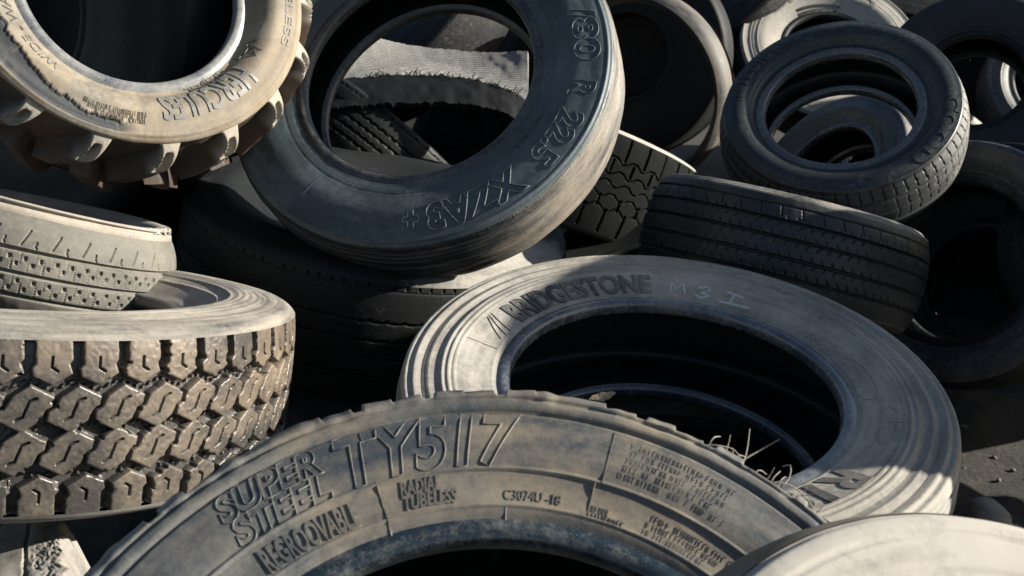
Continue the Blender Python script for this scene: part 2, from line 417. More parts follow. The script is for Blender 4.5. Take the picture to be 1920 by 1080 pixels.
def strokes(ts, lines, w, h, name, mat, base=-0.001):
    """thin raised bars: lines of [(theta deg, r/R), ...] on the sidewall"""
    V, Fq = [], []
    for ln in lines:
        ww = w
        if isinstance(ln, tuple) and isinstance(ln[0], list): ln, ww = ln
        pts = []
        for (a0, r0), (a1, r1) in zip(ln[:-1], ln[1:]):
            L = math.hypot(math.radians(a1 - a0) * ts.R, (r1 - r0) * ts.R); nseg = max(1, int(L / 0.012))
            for k in range(nseg): pts.append((a0 + (a1 - a0) * k / nseg, r0 + (r1 - r0) * k / nseg))
        pts.append(ln[-1]); p = np.array(pts); th = np.radians(p[:, 0]); r = p[:, 1] * ts.R
        X = np.column_stack([-th * r, r]); t = np.gradient(X, axis=0); t /= np.linalg.norm(t, axis=1)[:, None] + 1e-12
        nrm = np.column_stack([-t[:, 1], t[:, 0]]); b = len(V); K = len(p)
        rows = []
        for sgn, hh in ((-1, base), (-0.6, h), (0.6, h), (1, base)):
            rr = r + nrm[:, 1] * ww / 2 * sgn; tt = th - nrm[:, 0] * ww / 2 * sgn / r
            rows.append(on_side(ts, tt, rr, np.full(K, hh)))
        V.extend(np.concatenate(rows))
        for s_ in range(3):
            for k in range(K - 1): Fq.append((b + s_ * K + k, b + s_ * K + k + 1, b + (s_ + 1) * K + k + 1, b + (s_ + 1) * K + k))
    return obj(name, mesh_np(name, V, Fq, smooth=False), mat, ts.side)

def line_parts(ts, lines, w, h, name, mat):
    for ln in lines: strokes(ts, [ln], w, h, name, mat)

def tick_rows(ts, th0, th1, r0, dr, rows, mat, rnd, h=0.0014, hh=0.011):
    """rows of worn-down small print, too worn to read: short raised bars"""
    ls = []
    for k in range(rows):
        a = th0 + rnd.uniform(0, 1.0); r = (r0 - k * dr)
        e = th1 + rnd.uniform(-2, 5) * (1 if th1 > th0 else -1) * -1
        while a > e:
            wd = rnd.choice([0.40, 0.45, 0.55]); hr = hh / ts.R
            if rnd.random() < 0.13: a -= wd * 1.2; continue
            t = rnd.random()
            ls.append([(a, r), (a, r + hr)])
            if t < 0.45: ls.append([(a, r + hr), (a - wd * 0.55, r + hr)])
            if t > 0.3: ls.append([(a - wd * 0.1, r + hr * 0.5), (a - wd * 0.55, r + hr * 0.5)])
            if t > 0.6: ls.append([(a - wd * 0.55, r), (a - wd * 0.55, r + hr)])
            a -= wd * 1.35
    return strokes(ts, ls, 0.0012, h, 'small_print', mat)

# ---------------------------------------------------------------- tread patterns: return height (<= 0 cut in)
def circ_groove(y, y0, wd, d, x=None, amp=0.0, per=0.1, soft=0.0018):
    yc = y0
    if amp: yc = y0 + amp * (np.abs(((x / per) % 1) * 2 - 1) * 2 - 1)
    return -d * (1 - smoothstep(np.abs(y - yc), wd / 2 - soft, wd / 2 + soft))

def slits(x, y, y0, y1, N, R, wd, d, slant=0.0, off=0.0, soft=0.0012, wav=0.0):
    p = 2 * PI * R / N
    xx = x + slant * (y - y0) + off * p
    if wav: xx = xx + wav * np.sin(y * 500)
    dx = np.abs((xx % p) - p / 2)
    a, b = min(y0, y1), max(y0, y1)
    g = (1 - smoothstep(dx, wd / 2 - soft, wd / 2 + soft)) * smoothstep(y, a - 0.001, a + 0.001) * (1 - smoothstep(y, b - 0.001, b + 0.001))
    return -d * g

def tread_block(x, y, R, zs):
    """deep all-position blocks: shoulder lugs and two rows of S-shaped centre blocks"""
    N = 48; p = 2 * PI * R / N; Ht = 2 * zs; D = 0.017
    X = x / p; h = np.full(x.shape, -D)
    Y = (zs - y) / Ht                                   # 0 at the front shoulder, 1 at the back
    # units: p across, keep distances in metres
    def row(poly, off, yc, hy, sipe, flipx=1):
        nonlocal h
        xc = ((X + off) % 1.0) - 0.5
        yl = (Y - yc) / hy
        sd = np.full(x.shape, 1e9); sp = np.full(x.shape, 1e9)
        for k in (-1, 0, 1):
            px = (xc + k) * p * flipx; py = -yl * hy * Ht
            sd = np.minimum(sd, poly_sd(px, py, [(a * p, b * hy * Ht) for a, b in poly]))
            for s_ in sipe: sp = np.minimum(sp, line_d(px, py, [(a * p, b * hy * Ht) for a, b in s_]))
        sd = sd + .0045 * np.maximum(0, vnoise(x * 120 + off * 9, y * 120, 12) - .72) / .28
        top = -D * smoothstep(sd, -0.0012, 0.0016)
        top = top - 0.0008 * smoothstep(sd, -0.004, -0.001)
        top = np.minimum(top, np.where(sd < 0, -0.007 * (1 - smoothstep(sp, 0.0008, 0.0024)), top))
        h = np.maximum(h, top)
    cen = [(.06, .53), (.58, .27), (.54, .05), (.41, -.03), (.31, -.27), (-.06, -.53), (-.58, -.27), (-.54, -.05), (-.41, .03), (-.31, .27)]
    zsip = [[(.20, .24), (.05, .17), (.02, .05), (-.02, -.05), (-.05, -.17), (-.20, -.24)]]
    row(cen, 0.0, .385, .262, zsip)
    row(cen, 0.08, .635, .262, zsip)
    sh = [(-.40, .62), (.38, .62), (.42, .10), (.36, .0), (.44, -.22), (.02, -.5), (-.40, -.30), (-.44, -.10), (-.36, 0.0)]
    row(sh, 0.52, .13, .25, [[(-.02, .15), (-.02, -.08), (.1, -.16)]])
    sh2 = [(-a, -b) for a, b in sh]
    row(sh2, 0.6, .885, .24, [[(.02, -.15), (.02, .08), (-.1, .16)]])
    # stone ejectors along the zigzag grooves
    for yc, o in ((.26, .0), (.51, .5), (.76, .1)):
        zz = yc + 0.030 * (np.abs(((X + o) % 1) * 2 - 1) * 2 - 1)
        fx = (X * 6) % 1 - .5
        m = (np.abs(fx) < .22) & (np.abs(Y - zz) * Ht < 0.0026)
        h = np.where(m & (h < -D * .9), -D + 0.006, h)
    edge = smoothstep(np.abs(y), zs - 0.004, zs)
    h = h * (1 - edge * 0.45)
    return h + (vnoise(x * 180, y * 180, 3) - .5) * 0.0007

def tread_lugs(x, y, R, zs):
    """tractor chevrons standing well above the casing; the lug ends are scooped out at the shoulder"""
    N = 17; p = 2 * PI * R / N; out = np.zeros(x.shape)
    for sg, off in ((1, 0.0), (-1, 0.5)):
        b, bh = one_lug(x, y * sg, p, off, zs); out = np.maximum(out, bh)
    return out + (vnoise(x * 40, y * 40, 5) - .5) * 0.004

def one_lug(x, yy, p, off, zs):
    """a bar from the shoulder to just past the middle; its end slopes up from the shoulder like a scooped tongue"""
    t = np.clip((zs - yy) / zs, 0, 2)
    cx = (((x / p + off + 0.8 * t * t / (t + .35)) % 1.0) - 0.5) * p
    up = np.clip(t / .30, 0, 1); up = up * (1.6 - .6 * up)
    wd = 0.019 - 0.007 * up + .006 * smoothstep(t, .3, .9)
    b = (1 - smoothstep(np.abs(cx), wd - .002, wd + 0.008)) * (1 - smoothstep(t, .98, 1.05))
    sc = (1 - smoothstep(np.abs(cx + .002), .005, .010)) * (1 - smoothstep(t, .30, .42)) * smoothstep(t, .08, .18)
    return b, 0.047 * b * up - 0.034 * sc * b

def lug_dust(T, R_, Z, R, zs):
    b, _ = one_lug(T * R, Z, 2 * PI * R / 17, 0.0, zs)
    e = smoothstep(Z, zs * .50, zs * .66) * np.maximum(b, smoothstep(Z, zs * .93, zs * .97))
    return {'dust_light_add': e * .25, 'paledust': e}

def peel_edge(T, r):
    """outer sidewall layer torn away towards the shoulder along the lower left: 1 where it is gone"""
    a = (np.degrees(T) + 360) % 360                     # 180 left, 270 bottom
    lim = .815 + .085 * smoothstep(a, 215, 262) + .022 * (vnoise(a * .55, a * 0, 3) - .5) + .012 * (vnoise(a * 1.7, a * 0, 5) - .5)
    m = smoothstep(r, lim - .004, lim + .004) * (1 - smoothstep(r, .955, .965))
    return m * smoothstep(a, 150, 160) * (1 - smoothstep(a, 268, 276))
def peel_step(T, RR, Z): return -.005 * peel_edge(T, RR / (.42 * .918))
def peel_dust(T, r): return -.68 * peel_edge(T, r)

def tread_rib(x, y, R, zs):
    h = np.zeros(x.shape)
    for y0 in (-.62, -.24, .16, .52): h = np.minimum(h, circ_groove(y, y0 * zs, 0.006, 0.008))
    h = np.minimum(h, circ_groove(y, .84 * zs, 0.003, 0.004))
    N = 90
    for y0 in (-.62, -.24, .16, .52):
        for s_ in (-1, 1): h = np.minimum(h, slits(x, y, y0 * zs, (y0 + .13 * s_) * zs, N, R, .0025, .004, .6 * s_, .2 * s_))
    h = np.minimum(h, slits(x, y, .60 * zs, .84 * zs, 46, R, .003, .004, .3))
    return h + (vnoise(x * 60, y * 60, 9) - .5) * 0.0008

def tread_zig(x, y, R, zs):
    h = np.zeros(x.shape); N = 40; per = 2 * PI * R / N
    def tri(o): 
        t = ((x / per + o) % 1); return np.clip(np.abs(t * 2 - 1) * 2 - 1, -.6, .6) / .6
    for k, y0 in enumerate((.50, .24, 0.02, -.22, -.48)):
        yc = y0 * zs + tri(k * .5) * .05 * zs
        h = np.minimum(h, -0.011 * (1 - smoothstep(np.abs(y - yc), .0008, .0032)))
    for a, b, o in ((.97, .5, .0), (.5, .24, .5), (-.22, -.48, .5), (-.48, -.97, 0)):
        h = np.minimum(h, slits(x, y, a * zs, b * zs, N, R, .006, .010, 0, o))
    return h

def tread_flat(x, y, R, zs):
    h = np.zeros(x.shape)
    for k, y0 in enumerate((.42, .12, -.18, -.48)):
        h = np.minimum(h, circ_groove(y, y0 * zs, 0.0045, 0.007, x, .0022, 2 * PI * R / 80))
    h = np.minimum(h, slits(x, y, .93 * zs, 1.0 * zs, 110, R, .004, .006))
    h = np.minimum(h, circ_groove(y, .90 * zs, 0.002, 0.003))
    return h

def tread_worn(x, y, R, zs):
    h = np.zeros(x.shape)
    for y0, wv in ((.80, .003), (.64, .004), (.42, .006), (.05, .006), (-.4, .006)):
        yy = y + (vnoise(x * 9, y * 0, 4) - .5) * .006
        h = np.minimum(h, circ_groove(yy, y0 * zs, wv, 0.004 * (.5 + vnoise(x * 6, y * 0, 8))))
    # feathered wear at the shoulder
    h = np.minimum(h, slits(x, y, .82 * zs, .99 * zs, 420, R, .004, .0022, .8, wav=.001))
    h += (vnoise(x * 14, y * 110, 2) - .5) * 0.004
    return h

def tread_car(x, y, R, zs):
    h = np.zeros(x.shape)
    for y0 in (.56, .12, -.34): h = np.minimum(h, circ_groove(y, y0 * zs, 0.007, 0.007))
    h = np.minimum(h, slits(x, y, .60 * zs, .99 * zs, 66, R, .0032, .005, .15))
    h = np.minimum(h, circ_groove(y, .93 * zs, 0.002, 0.003))
    h = np.minimum(h, slits(x, y, .14 * zs, .54 * zs, 66, R, .0022, .003, .12))
    h = np.minimum(h, slits(x, y, -.30 * zs, .10 * zs, 66, R, .0022, .003, -.12))
    return h

def tread_cont(x, y, R, zs):
    """worn car tyre: wide shoulder rib with slanted slits, two grooves, small sipe holes"""
    h = np.zeros(x.shape); N = 66; p = 2 * PI * R / N
    h = np.minimum(h, circ_groove(y, .30 * zs, 0.008, 0.007)); h = np.minimum(h, circ_groove(y, -.18 * zs, 0.007, 0.007)); h = np.minimum(h, circ_groove(y, -.66 * zs, 0.007, 0.007))
    h = np.minimum(h, slits(x, y, .40 * zs, .74 * zs, N / 2, R, .0030, .004, -.45))
    h = np.minimum(h, slits(x, y, .36 * zs, .52 * zs, N / 2, R, .0026, .004, .1, .5, wav=.0012))
    for ya, o in ((.14, 0), (.02, .5), (-.33, .2), (-.50, .7)):
        cx = ((x / p + o) % 1 - .5) * p; cy = y - ya * zs
        d1 = np.maximum(np.abs(cx) - .0030, np.abs(cy) - .0040)
        h = np.minimum(h, -.005 * (1 - smoothstep(d1, -.001, .001)))
        for dx in (.30,):
            cx2 = ((x / p + o + dx) % 1 - .5) * p; yq = (y * 190) % 1
            h = np.minimum(h, -.002 * (1 - smoothstep(np.abs(cx2) - .001, -.0008, .0008)) * (yq < .55) * (np.abs(cy) < .012))
    return h + (vnoise(x * 70, y * 70, 1) - .5) * 0.0008

def notch(T, R):
    N = 38; p = 2 * PI * R / N; x = T * R; k = np.floor(x / p); fr = (x / p) % 1
    d = .007 * np.maximum(0, fr - .35) * (.1 + 1.2 * vnoise(k * 1.7, k * 0, 3)) + .004 * vnoise(x * 22, x * 0, 5)
    w_ = .0045 + .004 * vnoise(k * 2.3, k * 0, 8)
    d = np.maximum(d, .013 * (1 - smoothstep(np.abs(fr - .5) * p, w_ - .0015, w_ + .0015)) * smoothstep(vnoise(k * 3.1, k * 0, 4), .3, .4))
    a = np.degrees(T)
    d = np.maximum(d, .024 * (1 - smoothstep(np.abs(a - 56.2), .35, .7)))          # the split in the edge
    d = np.maximum(d, .014 * (1 - smoothstep(np.abs(a - 52.5), 3.0, 3.6)))
    return d
def fore_side(T, RR, ZZ):
    R = .52
    return -notch(T, R) * smoothstep(RR, .938 * R, .960 * R) + .003 * (vnoise(T * 30, RR * 0, 2) - .5) * smoothstep(RR, .9 * R, .95 * R)

def tread_fore(x, y, R, zs):
    """worn down shoulder with a notch at every block gap"""
    h = np.zeros(x.shape); N = 34
    h = h - notch(x / R, R) * smoothstep(y, -.1 * zs, .25 * zs)
    for y0 in (.5, .0, -.5): h = np.minimum(h, circ_groove(y, y0 * zs, .010, .009))
    return h + (vnoise(x * 26, y * 26, 6) - .5) * 0.005

# ---------------------------------------------------------------- shared materials
MLINER = rubber('dark_inner_liner', -.05, GREY, GREY, .1, .15, base=(0.006, 0.0068, 0.0072), rough=.66)
BEAD = rubber('shiny_bead_rubber', 0.10, GREY, GREY, .25, .30, base=(0.02, 0.024, 0.03), rough=.36, spec=.7)
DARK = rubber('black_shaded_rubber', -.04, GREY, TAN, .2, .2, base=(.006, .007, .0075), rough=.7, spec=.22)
NEARBLACK = rubber('shade_black_rubber', -.7, GREY, TAN, .1, .12, base=(.0035, .004, .0042), rough=.75, spec=.25)  # near-black: deep shade of the gaps put into the colour
MID = rubber('lightly_dusted_rubber', 0.22, GREY, TAN, .35, .4)
PALE = rubber('pale_dusted_rubber', 0.80, CREAM, GREY, .5, .5, rough=.75)

# ---------------------------------------------------------------- ground
def ground():
    xs = np.concatenate([np.linspace(-120, -4, 12), np.linspace(-3.5, 4, 160), np.linspace(4.5, 120, 12)])
    ys = np.concatenate([np.linspace(-60, 0, 8), np.linspace(.3, 6, 160), np.linspace(6.5, 200, 14)])
    X, Y = np.meshgrid(xs, ys, indexing='ij')
    near = (np.abs(X) < 4) & (Y > 0) & (Y < 6.3)
    Z = np.where(near, (vnoise(X * 3, Y * 3, 1) - .5) * .05 + (vnoise(X * 14, Y * 14, 2) - .5) * .018 + (vnoise(X * 40, Y * 40, 3) - .5) * .006 + .20 * np.exp(-(((X - .38)**2 + (Y - 2.02)**2) / .055)**2), 0) - .03
    V = np.stack([X, Y, Z], -1).reshape(-1, 3); a, b = X.shape
    i = (np.arange(a - 1)[:, None] * b + np.arange(b - 1)[None, :]); Fq = np.stack([i, i + b, i + b + 1, i + 1], -1).reshape(-1, 4)
    m, t, bs = nodes('trodden_earth'); B = NB(t); tc = B.n('ShaderNodeTexCoord').outputs['Object']
    n1 = B.noise(tc, 4, 6, .65); n2 = B.noise(tc, 60, 6, .7); n3 = B.noise(tc, 300, 3, .7)
    c = B.mix(n1, (.018, .0155, .013), (.038, .033, .028)); c = B.mix(B.ramp(n2, .45, .75), c, (.065, .057, .048)); c = B.mix(B.ramp(n3, .62, .7), c, (.03, .026, .022))
    B.link(c, bs.inputs['Base Color']); bs.inputs['Roughness'].default_value = .95
    bp = B.n('ShaderNodeBump'); bp.inputs['Strength'].default_value = .8; bp.inputs['Distance'].default_value = .02
    B.link(B.math('ADD', n2, B.math('MULTIPLY', n3, .5)), bp.inputs['Height']); B.link(bp.outputs[0], bs.inputs['Normal'])
    o = obj('ground', mesh_np('ground', V, Fq), m); o['kind'] = 'structure'
ground()

# ---------------------------------------------------------------- the tyres
GR = [(.93, .004, .0022), (.955, .004, .0022)]
hercules = tyre('hercules', 'tractor tyre with scooped lug ends and sunlit lettered sidewall at upper left', dict(
    mats=(rubber('muddy_lug_rubber', .50, (.085, .046, .021), (.04, .024, .013), .2, .6, rough=.7), rubber('beige_tractor_sidewall', .58, (.32, .28, .22), (.25, .20, .14), .3, .6, rough=.7, bump=.4), rubber('scuffed_bead', .35, GREY, GREY, .3, .6, rough=.4, base=(.03, .04, .055))),
    tread=tread_lugs, treadx=lug_dust, sidef=peel_step, dust_light_f=peel_dust, dth=.002, dy=.0025, shz=.43, crown=.007, bulge=.50, grow=.918, spin=20.6,
    rings=[(.63, .006, -.0025), (.645, .010, .0015), (.955, .008, .003), (.985, .012, .004)], sharp=35), dense=(185, 375))

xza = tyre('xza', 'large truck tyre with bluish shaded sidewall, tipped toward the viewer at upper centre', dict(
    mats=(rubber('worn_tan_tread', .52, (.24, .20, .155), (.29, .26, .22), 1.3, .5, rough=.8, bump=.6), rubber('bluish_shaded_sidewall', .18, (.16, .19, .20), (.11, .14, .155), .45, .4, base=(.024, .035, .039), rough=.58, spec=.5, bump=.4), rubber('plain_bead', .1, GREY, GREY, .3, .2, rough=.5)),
    spin=-10.9, tread=tread_worn, treadx=lambda T, R_, Z, R, zs: {'dust_light_add': -.55 * smoothstep(np.abs((np.degrees(T) + 540 - 12) % 360 - 180), 62, 92)}, dth=.004, dy=.0025, cpow=3.5,  # shade painted into the tread colour outside its sunlit right sector
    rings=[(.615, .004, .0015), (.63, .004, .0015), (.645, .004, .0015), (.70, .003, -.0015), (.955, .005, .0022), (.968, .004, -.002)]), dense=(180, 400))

bridge = tyre('bridge', 'dusty truck tyre lying nearly flat, half in sun, chalk letters on its sidewall', dict(
    mats=(rubber('grey_worn_shoulder', .45, GREY, CREAM, 1.0, .4, rough=.75), rubber('cream_dusty_sidewall', .62, CREAM, (.34, .31, .26), .75, .42, rough=.68, bump=.3), rubber('blue_black_bead', .14, GREY, GREY, .3, .5, base=(.03, .04, .055), rough=.34, spec=.8)),
    tread=lambda x, y, R, zs: np.minimum(circ_groove(y, .82 * zs, .005, .005), circ_groove(y, .55 * zs, .008, .008)) + (vnoise(x * 12, y * 90, 2) - .5) * .002, dth=.005, spin=14.5, bz=.395, bulge=.465,
    rings=[(.655, .004, .0015), (.79, .004, .0022), (.81, .005, .0026), (.832, .005, .0026), (.855, .005, -.002), (.88, .006, .0026), (.905, .006, -.0025), (.93, .006, .0025), (.95, .005, -.003)]), dense=(-80, 270))

ty517 = tyre('ty517', 'foreground truck tyre with big outlined lettering and a notched worn edge', dict(
    mats=(rubber('grey_notched_shoulder', .36, (.25, .245, .225), (.26, .235, .20), .8, .5, rough=.75, bump=.4), rubber('mottled_brown_sidewall', .24, (.165, .162, .15), (.225, .18, .125), .8, .62, base=(.032, .040, .047), rough=.56, bump=.25), rubber('dark_blue_bead', -.06, GREY, GREY, .3, .45, base=(.010, .017, .024), rough=.32, spec=.6)),  # bead is dark blue and smooth
    spin=4.4, sidef=fore_side, dust_light_f=lambda T, r: .34 * np.exp(-((r - .715 - .02 * vnoise(T * 9, T * 0, 3)) / .055)**2) + .18 * smoothstep(r, .88, .93) - .10 + .35 * (vnoise(T * 5, r * 14, 11) - .5), tread=tread_fore, dth=.002, shz=.44, crown=.014, cpow=3,
    step=.0018, rings=[(.652, .004, .0018), (.686, .003, .0018), (.766, .0032, .0028), (.899, .0034, -.003), (.918, .012, .0022), (.934, .004, -.0022), (.948, .012, .0026)]), dense=(0, 185))

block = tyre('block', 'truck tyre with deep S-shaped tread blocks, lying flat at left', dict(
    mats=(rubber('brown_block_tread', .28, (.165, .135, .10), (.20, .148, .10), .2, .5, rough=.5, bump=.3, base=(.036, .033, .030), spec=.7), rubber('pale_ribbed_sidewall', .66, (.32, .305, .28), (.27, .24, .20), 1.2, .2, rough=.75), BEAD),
    tread=tread_block, treadx=lambda T, R_, Z, R, zs: {'dust_light_add': .5 * (vnoise(T * R * 14, Z * 16, 5) - .5) + .25 * (vnoise(T * R * 50, Z * 50, 6) - .5) - .12 * smoothstep(-Z, 0, zs) - .5 * smoothstep(-tread_block(T * R, Z, R, zs), .008, .014)}, dth=.0012, dy=.0012, shz=.47, bulge=.56, crown=.006, cpow=4, sharp=50,  # random dust, and groove floors darkened to paint their shadow
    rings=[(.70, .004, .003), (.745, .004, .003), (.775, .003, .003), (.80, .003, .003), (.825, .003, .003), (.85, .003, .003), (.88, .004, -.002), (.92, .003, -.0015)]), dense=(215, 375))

cont = tyre('cont', 'worn grey car tyre resting on the block-tread truck tyre', dict(
    mats=(rubber('grey_dusty_car_tread', .56, (.22, .205, .17), (.18, .165, .135), .3, .35, rough=.75), rubber('tan_dusty_car_sidewall', .74, CREAM, TAN, .4, .3, rough=.75), BEAD),
    tread=tread_cont, dth=.0022, dy=.0018, shz=.44, bulge=.55, crown=.026, cpow=2.6,
    rings=[(.93, .004, -.003), (.90, .008, .002), (.87, .004, -.003)]), dense=(200, 400))

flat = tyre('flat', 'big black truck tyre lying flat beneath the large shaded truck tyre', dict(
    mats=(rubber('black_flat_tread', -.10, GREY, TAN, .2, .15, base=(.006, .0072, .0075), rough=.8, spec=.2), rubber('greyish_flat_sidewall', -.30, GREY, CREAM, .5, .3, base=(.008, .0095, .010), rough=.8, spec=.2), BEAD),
    tread=tread_flat, dust_light_f=lambda T, r: .98 * np.exp(-((((np.degrees(T) + 180 + 42) % 360 - 180) / 34)**4)), dth=.004, dy=.003, shz=.43), dense=(180, 370))  # pale sector paints the sunlit part of this sidewall

rib = tyre('rib', 'ribbed car tyre lying on the far rim of the chalk-marked tyre', dict(
    mats=(rubber('dark_ribbed_tread', -.06, GREY, GREY, .35, .2, base=(.007, .0098, .0108)), rubber('scraped_rib_sidewall', .34, TAN, GREY, .5, .6, rough=.6), BEAD),
    tread=tread_rib, dth=.0025, dy=.002, shz=.43, crown=.02, cpow=2.5,
    rings=[(.93, .004, -.002), (.90, .006, .002)]), dense=(180, 375))

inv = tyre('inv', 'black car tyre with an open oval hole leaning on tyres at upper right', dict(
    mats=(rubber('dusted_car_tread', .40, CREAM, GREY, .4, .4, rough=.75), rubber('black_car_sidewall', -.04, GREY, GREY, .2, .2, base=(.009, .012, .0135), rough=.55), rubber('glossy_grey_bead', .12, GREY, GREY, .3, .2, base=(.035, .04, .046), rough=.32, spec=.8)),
    spin=-20.4, treadx=lambda T, R_, Z, R, zs: {'dust_light_add': -.5 * smoothstep(np.abs((np.degrees(T) + 540 - 15) % 360 - 180), 45, 75)}, tread=tread_car, dth=.003, dy=.0025, shz=.43, crown=.022, cpow=2.6,  # tread colour darkened away from the sunlit right, painting its shade
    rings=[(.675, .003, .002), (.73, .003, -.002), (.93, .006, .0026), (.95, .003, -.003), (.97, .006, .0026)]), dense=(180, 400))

thin = tyre('thin', 'wide-mouthed tyre standing behind the large shaded truck tyre, thin sunlit rim', dict(
    mats=(rubber('streaky_sunlit_tread', .36, (.24, .195, .145), (.20, .18, .15), 1.0, .4, rough=.7), DARK, rubber('blue_glossy_bead', .05, GREY, GREY, .2, .2, base=(.022, .03, .04), rough=.42, spec=.5)),
    dth=.006, crown=.02, cpow=2.5, rings=[(.93, .006, .003)]), dense=(180, 400))

good = tyre('good', 'pale sunlit tyre standing behind the black car tyre, its top cut off by the frame', dict(
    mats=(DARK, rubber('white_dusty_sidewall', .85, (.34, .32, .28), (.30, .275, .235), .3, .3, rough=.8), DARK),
    dth=.006, rings=[(.80, .004, .002), (.86, .004, -.002), (.90, .018, -.003), (.95, .006, .004)]), dense=(0, 200))

upr = tyre('upr', 'dull black tyre at the upper right corner with another tyre visible through it', dict(
    mats=(DARK, rubber('matt_black_sidewall', .06, (.08, .07, .06), (.06, .055, .05), .2, .3, base=(.006, .0065, .0065), rough=.8, bump=.6), DARK), dth=.008, rings=[(.6, .006, .003)]), dense=(0, 359))
right = tyre('right', 'black tyre standing at the right edge with a big dark opening', dict(
    mats=(DARK, rubber('thin_dust_sidewall', .07, GREY, TAN, .3, .2), DARK), dth=.006, rings=[(.72, .006, .002), (.93, .006, .002)]), dense=(0, 359))  # dark rubber with a thin dust cover
br = tyre('br', 'blurred pale tyre in full sun at the lower right corner', dict(
    mats=(rubber('brown_edge_tread', .5, TAN, BROWN, .8, .4, rough=.75), rubber('bleached_sidewall', .80, (.34, .325, .295), (.30, .275, .235), .7, .6, rough=.75, bump=.35), BEAD),
    dth=.005, crown=.02, rings=[(.88, .004, -.003), (.945, .004, -.003), (.78, .004, -.002)]), dense=(0, 200))

zig = tyre('zig', 'truck tyre with zigzag block tread and sunlit top edge behind the tipped truck tyre', dict(
    mats=(rubber('black_zigzag_tread', -.12, GREY, TAN, .2, .1, base=(.004, .005, .005), rough=.9, spec=.08), rubber('bleached_edge_sidewall', .85, (.34, .31, .26), GREY, .7, .3, rough=.8), BEAD),
    tread=tread_zig, dth=.004, dy=.003, shz=.45, crown=.008, cpow=4), dense=(180, 370))
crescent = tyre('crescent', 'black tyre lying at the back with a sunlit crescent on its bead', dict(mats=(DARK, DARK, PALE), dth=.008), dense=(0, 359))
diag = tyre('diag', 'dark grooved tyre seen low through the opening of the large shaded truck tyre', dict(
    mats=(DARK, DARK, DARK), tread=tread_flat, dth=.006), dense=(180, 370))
inner = tyre('inner', 'bluish tyre seen through the left of the black car tyre opening', dict(
    mats=(MID, rubber('blue_grey_sidewall', .10, (.28, .29, .29), (.22, .23, .24), .5, .3, rough=.5), BEAD), dth=.006, rings=[(.8, .005, .003)]), dense=(0, 359))
darkin = tyre('darkin', 'brownish black tyre seen through the right of the black car tyre opening', dict(mats=(MID, DARK, BEAD), dth=.008), dense=(0, 359))
white = tyre('white', 'small bright tyre wedged behind the black car tyre at its right', dict(
    mats=(PALE, rubber('chalk_white_sidewall', .85, (.34, .32, .29), GREY, .4, .5, rough=.8), DARK), dth=.006), dense=(0, 200))
behind = tyre('behind', 'bluish tyre seen through the opening of the dull black corner tyre', dict(mats=(MID, MID, MID), dth=.008, rings=[(.8, .005, .003), (.9, .006, -.003)]), dense=(0, 359))
topwhite = tyre('topwhite', 'sunlit tyre peeping in at the top edge right of the pale tyre', dict(mats=(PALE, PALE, DARK), tread=tread_car, dth=.008), dense=(180, 380))
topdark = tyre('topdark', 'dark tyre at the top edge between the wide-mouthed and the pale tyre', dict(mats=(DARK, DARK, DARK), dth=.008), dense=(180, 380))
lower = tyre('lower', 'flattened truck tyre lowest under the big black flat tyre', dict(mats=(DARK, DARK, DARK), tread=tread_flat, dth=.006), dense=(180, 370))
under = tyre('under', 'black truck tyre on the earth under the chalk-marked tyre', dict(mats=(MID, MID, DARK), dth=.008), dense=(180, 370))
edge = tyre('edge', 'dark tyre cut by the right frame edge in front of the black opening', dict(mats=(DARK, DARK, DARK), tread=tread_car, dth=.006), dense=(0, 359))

# added tyres: black fillers for the gaps behind, unseen shadow casters past the right edge
BACK = [('back_a', 'biggest added black filler tyre upright in the back row at the left'), ('back_b', 'added black filler tyre upright behind the crescent-lit tyre'),
        ('back_c', 'added black filler tyre upright in the back row behind the wide-mouthed tyre'), ('back_d', 'added black filler tyre upright at the far left of the back row'),
        ('back_e', 'added black filler tyre upright in the back row behind the pale tyre'), ('back_f', 'added black filler tyre upright in the middle of the back row'),
        ('back_g', 'added black filler tyre upright at the right end of the back row'), ('back_i', 'added black filler tyre behind the black opening at the right edge'), ('back_l', 'added black tyre filling the dark mouth of the wide-mouthed tyre'), ('back_m', 'added black upright tyre filling the hole of the tractor tyre'), ('back_n', 'added black filler tyre upright behind the bluish one seen through the corner tyre'), ('back_j', 'added black filler tyre lying low under the zigzag block tread'), ('back_k', 'added black filler tyre leaning in the dark gap left of the big black flat tyre'), ('back_h', 'added black filler tyre lying behind the tractor and grey car tyres')]
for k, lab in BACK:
    tyre(k, lab, dict(mats=(NEARBLACK, NEARBLACK, NEARBLACK), dth=.015, step=.01, dy=.02), dense=(180, 359), group='added black filler tyres in the back row of the heap')
def hole_dark_disc(k):  # added black plate closing a hole to make it read as deep shade
    ts = TY[k]; r0 = ts.Rb + .016; P = np.array([(r0, .02), (r0 * .93, .0), (r0 * .86, -.04), (r0 * .5, -.055), (.002, -.06), (.002, -.07), (r0 * .5, -.065), (r0 * .9, -.055), (r0, .0)])
    n = 72; a = np.linspace(0, 2 * PI, n, endpoint=False); V = np.stack([P[None, :, 0] * np.cos(a)[:, None], P[None, :, 0] * np.sin(a)[:, None], np.repeat(P[None, :, 1], n, 0)], -1).reshape(-1, 3); K = len(P)
    i = np.arange(n)[:, None] * K + np.arange(K - 1)[None]; j = ((np.arange(n) + 1) % n)[:, None] * K + np.arange(K - 1)[None]
    obj('hole_dark_disc', mesh_np('hole_dark_disc', V, np.stack([i, j, j + 1, i + 1], -1).reshape(-1, 4), sharp=40), NEARBLACK, ts.root)
for k in ('back_i', 'back_l', 'back_m', 'back_n'): hole_dark_disc(k)
